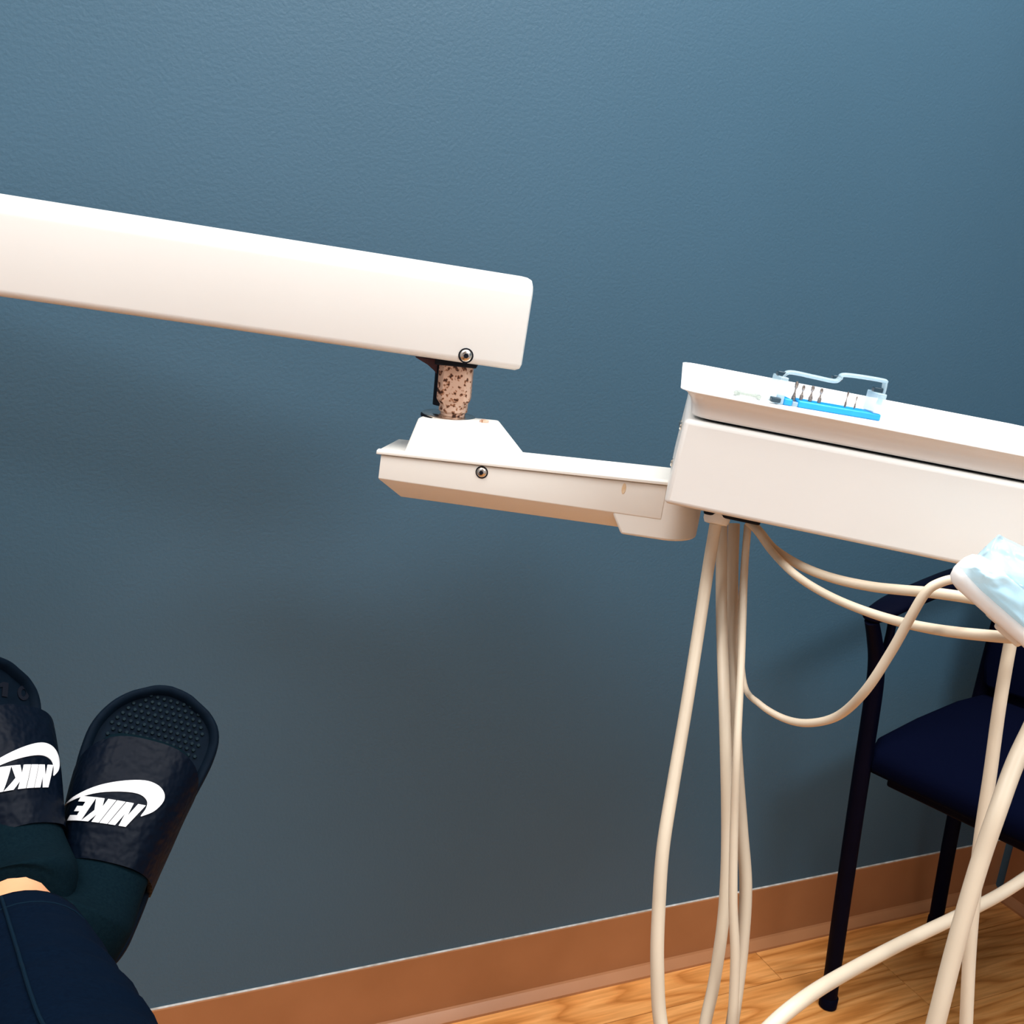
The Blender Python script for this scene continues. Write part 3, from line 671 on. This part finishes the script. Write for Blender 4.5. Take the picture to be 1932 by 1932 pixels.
def make_slide(Mf, Ln, label, dots):
    t = empty('slide_sandal', Mf, label, 'slide sandal', 'black slides on the feet')
    o0 = outline(Ln); o1 = outline(Ln, .004); o2 = outline(Ln, .0075); o3 = outline(Ln, .010)
    L3 = lambda pts, z, tz=1: [(x, y, z + TOEUP(y, Ln) * tz) for x, y in pts]
    def strip(pts, rev=False):              # flat sheet spanned between the two sides of an outline
        N_ = len(pts); n_ = N_ // 2; f = []
        for k_ in range(n_):
            a, b_ = k_, k_ + 1; c_, d_ = (N_ - b_) % N_, (N_ - a) % N_
            q_ = [a, b_] + ([c_] if c_ != b_ else []) + ([d_] if d_ not in (a, c_) else [])
            f.append(tuple(q_))
        return f
    rings = [L3(o1, -.030), L3(outline(Ln, .001), -.027), L3(o0, -.018), L3(outline(Ln, .0008), -.002), L3(outline(Ln, .0025), .0015), L3(o1, .002), L3(o2, .001), L3(o3, -.0045)]
    n_o = len(rings[0]); sv = [p for r_ in rings for p in r_]; sf = strip(rings[0])
    for i_ in range(len(rings) - 1):
        for j_ in range(n_o): sf.append((i_ * n_o + j_, i_ * n_o + (j_ + 1) % n_o, (i_ + 1) * n_o + (j_ + 1) % n_o, (i_ + 1) * n_o + j_))
    link('sole', mesh('sole', sv, sf), M_sole, t, smooth=True, autos=50)
    link('footbed', mesh('footbed', L3(outline(Ln, .0095), -.004), strip(outline(Ln, .0095))), M_sole, t)
    if dots:          # moulded nubs of the footbed, too small to pick apart
        bm = bmesh.new(); st_ = .0062
        for iy in range(0, 60):
            y = Ln * .60 + iy * st_ * .86
            if y > Ln * .965: break
            for ix in range(-12, 13):
                x = (ix + (iy % 2) * .5) * st_; 
                lim = interp(HWR if x > 0 else HWL, y / Ln) - .016
                if abs(x) > lim: continue
                z = -.004 + TOEUP(y, Ln)
                r0, r1 = .0023, .0014
                b4 = [bm.verts.new((x + r0 * math.cos(R(a)), y + r0 * math.sin(R(a)), z - .0003)) for a in (0, 60, 120, 180, 240, 300)]
                t4 = [bm.verts.new((x + r1 * math.cos(R(a)), y + r1 * math.sin(R(a)), z + .0016)) for a in (0, 60, 120, 180, 240, 300)]
                bm.faces.new(t4)
                for k_ in range(6): bm.faces.new((b4[k_], b4[(k_ + 1) % 6], t4[(k_ + 1) % 6], t4[k_]))
        me = bpy.data.meshes.new('footbed_nubs'); bm.to_mesh(me); bm.free()
        tag(link('footbed_nubs', me, M_nub, t), kind='stuff')
    # strap: thick band over the instep
    NA, NSS = 36, 8; rings = []
    for i in range(NA + 1):
        a = 180 * i / NA; ring = []
        for k_ in range(NSS + 1): 
            s = k_ / NSS; puff = .0016 * math.sin(math.pi * s)
            ring.append(strap_pt(Ln, s, a, .0 + puff))
        for k_ in range(NSS, -1, -1): ring.append(strap_pt(Ln, k_ / NSS, a, -.0045))
        rings.append(ring)
    link('strap', loft_me('strap', rings), M_strap, t, smooth=True, autos=70)
    # printed mark: swoosh and the word, upside down for the wearer, wrapped on the strap
    def onto_strap(x, y, off):
        sa = 0.9
        for _ in range(6):
            s_ = (y - STRAP0 * Ln - .016 * (sa - .55)) / (STRAPW * Ln + .028 * (sa - .55))
            wl = (interp(HWR, y / Ln) if x > 0 else interp(HWL, y / Ln)) + .001
            ca = math.copysign(min(.999, (abs(x) / wl)) ** (1 / .72), x); sa = math.sqrt(1 - ca * ca)
        return strap_pt(Ln, s_, math.degrees(math.acos(ca)), .0016 * math.sin(math.pi * min(max(s_, 0), 1)) + off)
    def wrap(poly, name, off):
        bm = bmesh.new()
        bm.faces.new([bm.verts.new((x, y, 0)) for x, y in poly])
        bmesh.ops.triangulate(bm, faces=bm.faces)
        for _ in range(7):
            lng = [e_ for e_ in bm.edges if e_.calc_length() > .0035]
            if not lng: break
            bmesh.ops.subdivide_edges(bm, edges=lng, cuts=1); bmesh.ops.triangulate(bm, faces=bm.faces)
        for v_ in bm.verts: v_.co = onto_strap(v_.co.x, v_.co.y, off)
        bmesh.ops.recalc_face_normals(bm, faces=bm.faces)
        me = bpy.data.meshes.new(name); bm.to_mesh(me); bm.free()
        o = link(name, me, M_logo, t)
        sd = o.modifiers.new('solid', 'SOLIDIFY'); sd.thickness = .0006; sd.offset = 0
        return o
    wrap(MARK['swoosh'], 'swoosh_mark', .0006)
    for ch in 'NIKE': wrap(MARK[ch], 'letter', .0009)
    return t
# the mark's outline in the slide's own plane (x across, y along the foot), measured on the right-hand slide
def mark_xy(px, py):
    p = SB.inverted() @ on_plane(px, py, SB @ V((0, 0, .050)), SB.to_3x3() @ V((0, 0, 1))); return (p.x, p.y)
def smooth_loop(pts, per=4):
    return [(p.x, p.y) for p in catmull([V((x, y, 0)) for x, y in pts], per)]
_out = smooth_loop([(124, 1511), (148, 1497), (190, 1482), (235, 1474), (272, 1473), (294, 1480), (306, 1492), (308, 1506), (300, 1520), (285, 1533), (264, 1542)])
_in = smooth_loop([(264, 1540), (273, 1527), (276, 1514), (268, 1503), (252, 1497), (222, 1495), (185, 1497), (150, 1504), (125, 1511)])
MARK = {'swoosh': [mark_xy(*p) for p in _out + _in[:-1]]}
_glyph = {
    'N': [(0, 0), (0, 1), (.40, 1), (.60, .46), (.60, 1), (1, 1), (1, 0), (.62, 0), (.40, .54), (.40, 0)],
    'I': [(0, 0), (0, 1), (1, 1), (1, 0)],
    'K': [(0, 0), (0, 1), (.42, 1), (.42, .66), (.62, 1), (1.04, 1), (.70, .52), (1.06, 0), (.62, 0), (.42, .36), (.42, 0)],
    'E': [(0, 0), (0, 1), (1, 1), (1, .78), (.5, .78), (.5, .62), (.88, .62), (.88, .40), (.5, .40), (.5, .22), (1, .22), (1, 0)]}
_x = 0.0; _w = {'N': .30, 'I': .13, 'K': .29, 'E': .235}; _tot = sum(_w.values()) + 3 * .015
NBL, NTL, EBR, ETR = V((273, 1521)), V((236, 1562)), V((158, 1501)), V((131, 1545))
for ch in 'NIKE':
    pl = []
    for gx_, gy_ in _glyph[ch]:
        a_ = (_x + gx_ * _w[ch]) / _tot; q_ = NBL.lerp(EBR, a_).lerp(NTL.lerp(ETR, a_), gy_); pl.append(mark_xy(q_.x, q_.y))
    MARK[ch] = pl; _x += _w[ch] + .015
slB = make_slide(SB, LB, 'black slide sandal with a dotted footbed on the right-hand foot, fully in view', True)
slA = make_slide(SA, LA, 'black slide sandal on the left-hand foot, cut by the picture edge', False)
# size mark moulded into the footbed of the left-hand slide: 10
def slab(polys, name, z):
    bm = bmesh.new()
    for pl in polys: bm.faces.new([bm.verts.new((x, y, z + TOEUP(y, LA))) for x, y in pl])
    me = bpy.data.meshes.new(name); bm.to_mesh(me); bm.free()
    o = link(name, me, M_dark, slA); sd = o.modifiers.new('solid', 'SOLIDIFY'); sd.thickness = .0008; sd.offset = 0
gy = LA * .865
gx = .015
slab([[(gx + .0, gy), (gx + .006, gy), (gx + .006, gy + .013), (gx + .0, gy + .013)], [(gx - .004, gy + .0075), (gx - .0001, gy + .0085), (gx - .0001, gy + .0128), (gx - .004, gy + .0105)]], 'size_digit', -.0034)
ring_o = [(gx + .024 + .0068 * math.cos(R(a)), gy + .0065 + .0068 * math.sin(R(a))) for a in range(0, 360, 20)]
ring_i = [(gx + .024 + .0030 * math.cos(R(a)), gy + .0065 + .0036 * math.sin(R(a))) for a in range(0, 360, 20)]
slab([[ring_o[i], ring_o[(i + 1) % 18], ring_i[(i + 1) % 18], ring_i[i]] for i in range(18)], 'size_digit', -.0034)

# feet, ankles, knees, hips in world space
def fl(Mf, x, y, z): return Mf @ V((x, y, z))
ankA = at(10, 1745, .775); ankB = fl(SB, -.012, .050, .068)
kneeA = V((-.13, .346, .73)); kneeB = V((-.37, .42, .45))
hipA = V((-.06, -.06, .62)); hipB = V((-.27, .02, .50)); pelvis = V((-.16, -.12, .58))
person = empty('person', Matrix.Translation(V((-.16, -.12, .0))), 'person seated behind the camera in dark skinny jeans and black socks, ankles crossed', 'person')
PI_ = Matrix.Translation(V((.16, .12, 0)))
# body: one skinned figure from the hips to the toes
sk_v = [pelvis, hipA, hipA.lerp(kneeA, .5), kneeA, kneeA.lerp(ankA, .45), kneeA.lerp(ankA, .85), ankA, fl(SA, 0, LA * .35, .032), fl(SA, 0, LA * .62, .020),
        hipB, hipB.lerp(kneeB, .5), kneeB, kneeB.lerp(ankB, .45), kneeB.lerp(ankB, .8), ankB, fl(SB, 0, LB * .35, .032), fl(SB, 0, LB * .62, .020)]
sk_e = [(0, 1), (1, 2), (2, 3), (3, 4), (4, 5), (5, 6), (6, 7), (7, 8), (0, 9), (9, 10), (10, 11), (11, 12), (12, 13), (13, 14), (14, 15), (15, 16)]
sk_r = [.10, .072, .066, .052, .045, .0425, .0385, .014, .010, .072, .066, .052, .036, .020, .015, .012, .010]
me = bpy.data.meshes.new('body'); me.from_pydata([PI_ @ v for v in sk_v], sk_e, [])
body = link('body', me, M_skin, person)
sm = body.modifiers.new('skin', 'SKIN'); sm.use_smooth_shade = True
for i, r_ in enumerate(sk_r):
    d_ = me.skin_vertices[0].data[i]; d_.radius = (r_, r_); d_.use_root = (i == 0)
sb = body.modifiers.new('sub', 'SUBSURF'); sb.levels = 2; sb.render_levels = 2
# socks: loft from toes over the instep, around the heel, up the ankle
def sock(Mf, Ln, ank, knee, up_len):
    axis = (knee - ank).normalized(); inv = PI_
    rings = []; n = 28
    # foot sections: (y fraction, half width, height, z base)
    secs = [(.80, .006, .008, .0), (.795, .030, .020, -.002), (.76, .042, .030, -.003), (.68, .0455, .038, -.003), (.58, .0445, .044, -.003), (.48, .041, .051, -.003), (.38, .038, .060, -.003), (.28, .0365, .074, -.003)]
    for ty, hw_, h_, z0 in secs:
        rings.append([fl(Mf, -.002 + hw_ * math.cos(2 * math.pi * j / n), ty * Ln, z0 + h_ / 2 + (h_ / 2) * math.sin(2 * math.pi * j / n)) for j in range(n)])
    exl = Mf.to_3x3() @ V((1, 0, 0))
    # transition rings turning from the foot direction to the leg direction
    foot_dir = -(Mf.to_3x3() @ V((0, 1, 0)))
    c0 = fl(Mf, -.002, .28 * Ln, .036); cs = [c0.lerp(ank, .45) + foot_dir * .010, ank + axis * min(0, up_len), ank + axis * (min(0, up_len) + .004), ank + axis * (up_len if up_len > 0 else up_len + .008)]
    for k_, (c_, rx, ry) in enumerate(zip(cs, (.042, .0465, .0455, .0448), (.056, .0495, .0460, .0448))):
        d_ = (foot_dir.lerp(axis, (.45, .8, 1, 1)[k_])).normalized()
        X_ = (exl - d_ * exl.dot(d_)).normalized(); Y_ = X_.cross(d_)
        Yz = -Y_ if (Y_.dot(Mf.to_3x3() @ V((0, 1, 1))) < 0) else Y_
        rings.append([c_ + X_ * rx * math.cos(2 * math.pi * j / n) + Yz * ry * math.sin(2 * math.pi * j / n) for j in range(n)])
    return link('sock', loft_me('sock', [[inv @ p for p in r_] for r_ in rings]), M_sock, person, smooth=True, autos=180, sub=1)
sock(SB, LB, ankB, kneeB, .05)
sock(SA, LA, ankA, kneeA, -.005)
# jeans: both legs and the seat, one garment
def leg_rings(ank, knee, hip, start, n=40):
    P = [ank.lerp(knee, start), ank.lerp(knee, .35), ank.lerp(knee, .62), knee + (knee - (ank + hip) / 2) * .06, knee.lerp(hip, .5), hip]
    path = catmull(P, 14); rad = lerp_list([.0495, .0562, .0660, .069, .083, .10], len(path))
    rr_ = tube_rings(path, 1.0, n, upv=V((0, 0, 1)))
    out = []; acc = 0
    for i, r_ in enumerate(rr_):
        c_ = path[i]; acc += (path[i] - path[i - 1]).length if i else 0
        ring = []
        for j, p in enumerate(r_):
            d_ = p - c_; a = 2 * math.pi * j / n
            wob = .0042 * noise.noise(V((acc * 34 + math.sin(a) * .6, math.cos(a) * 1.2, ank.x * 9))) + .0030 * noise.noise(V((acc * 75, math.cos(a + .8) * 1.7, math.sin(a) * 1.7)))
            fade = min(1, acc / .03)
            ring.append(c_ + d_ * (rad[i] + wob * fade))
        out.append(ring)
    # turned hem: lip going back inside
    r0 = out[0]; c_ = path[0]
    lip = [c_ + (p - c_) * .93 for p in r0]; deep = [c_ + (path[3] - path[0]) + (p - c_) * .90 for p in r0]
    return [deep, lip] + out, path, rad
ringsA, pathA, radA = leg_rings(ankA, kneeA, hipA, .135)
ringsB, pathB, radB = leg_rings(ankB, kneeB, hipB, .10)
bmj = bmesh.new()
for rg in (ringsA, ringsB):
    tmp = loft_me('tmp', [[PI_ @ p for p in r_] for r_ in rg]); bmj.from_mesh(tmp); bpy.data.meshes.remove(tmp)
tmp = loft_me('tmp', tube_rings([PI_ @ p for p in catmull([hipA + V((.03, .02, 0)), pelvis + V((0, .03, 0)), hipB + V((-.03, .02, 0))], 6)], .105, 24)); bmj.from_mesh(tmp); bpy.data.meshes.remove(tmp)
mej = bpy.data.meshes.new('jeans'); bmj.to_mesh(mej); bmj.free()
jeans = link('jeans', mej, M_denim, person, smooth=True, autos=180)
# hem stitch ring and outer seam of the crossing leg
hem_c = [PI_ @ p for p in ringsA[6]]
link('hem_stitch', loft_me('hem_stitch', tube_rings(hem_c + hem_c[:2], .0009, 6)), M_stitch, jeans, smooth=True)
seam_j = None; seam = []
for r_, c_ in list(zip(ringsA[2:], pathA))[1:46]:
    if seam_j is None:                     # the meridian of the leg that lies nearest the seam at the hem
        cand = [(abs((p - EYE).dot(RT) / (p - EYE).dot(FW) * FPX + 966 - 12), k_) for k_, p in enumerate(r_) if (p - c_).dot(EYE - p) > 0]
        seam_j = min(cand)[1]
    p = r_[seam_j]; seam.append(PI_ @ (p + (p - c_).normalized() * .0008))
link('side_seam', loft_me('side_seam', tube_rings(seam, .0012, 8)), M_stitch, jeans, smooth=True)
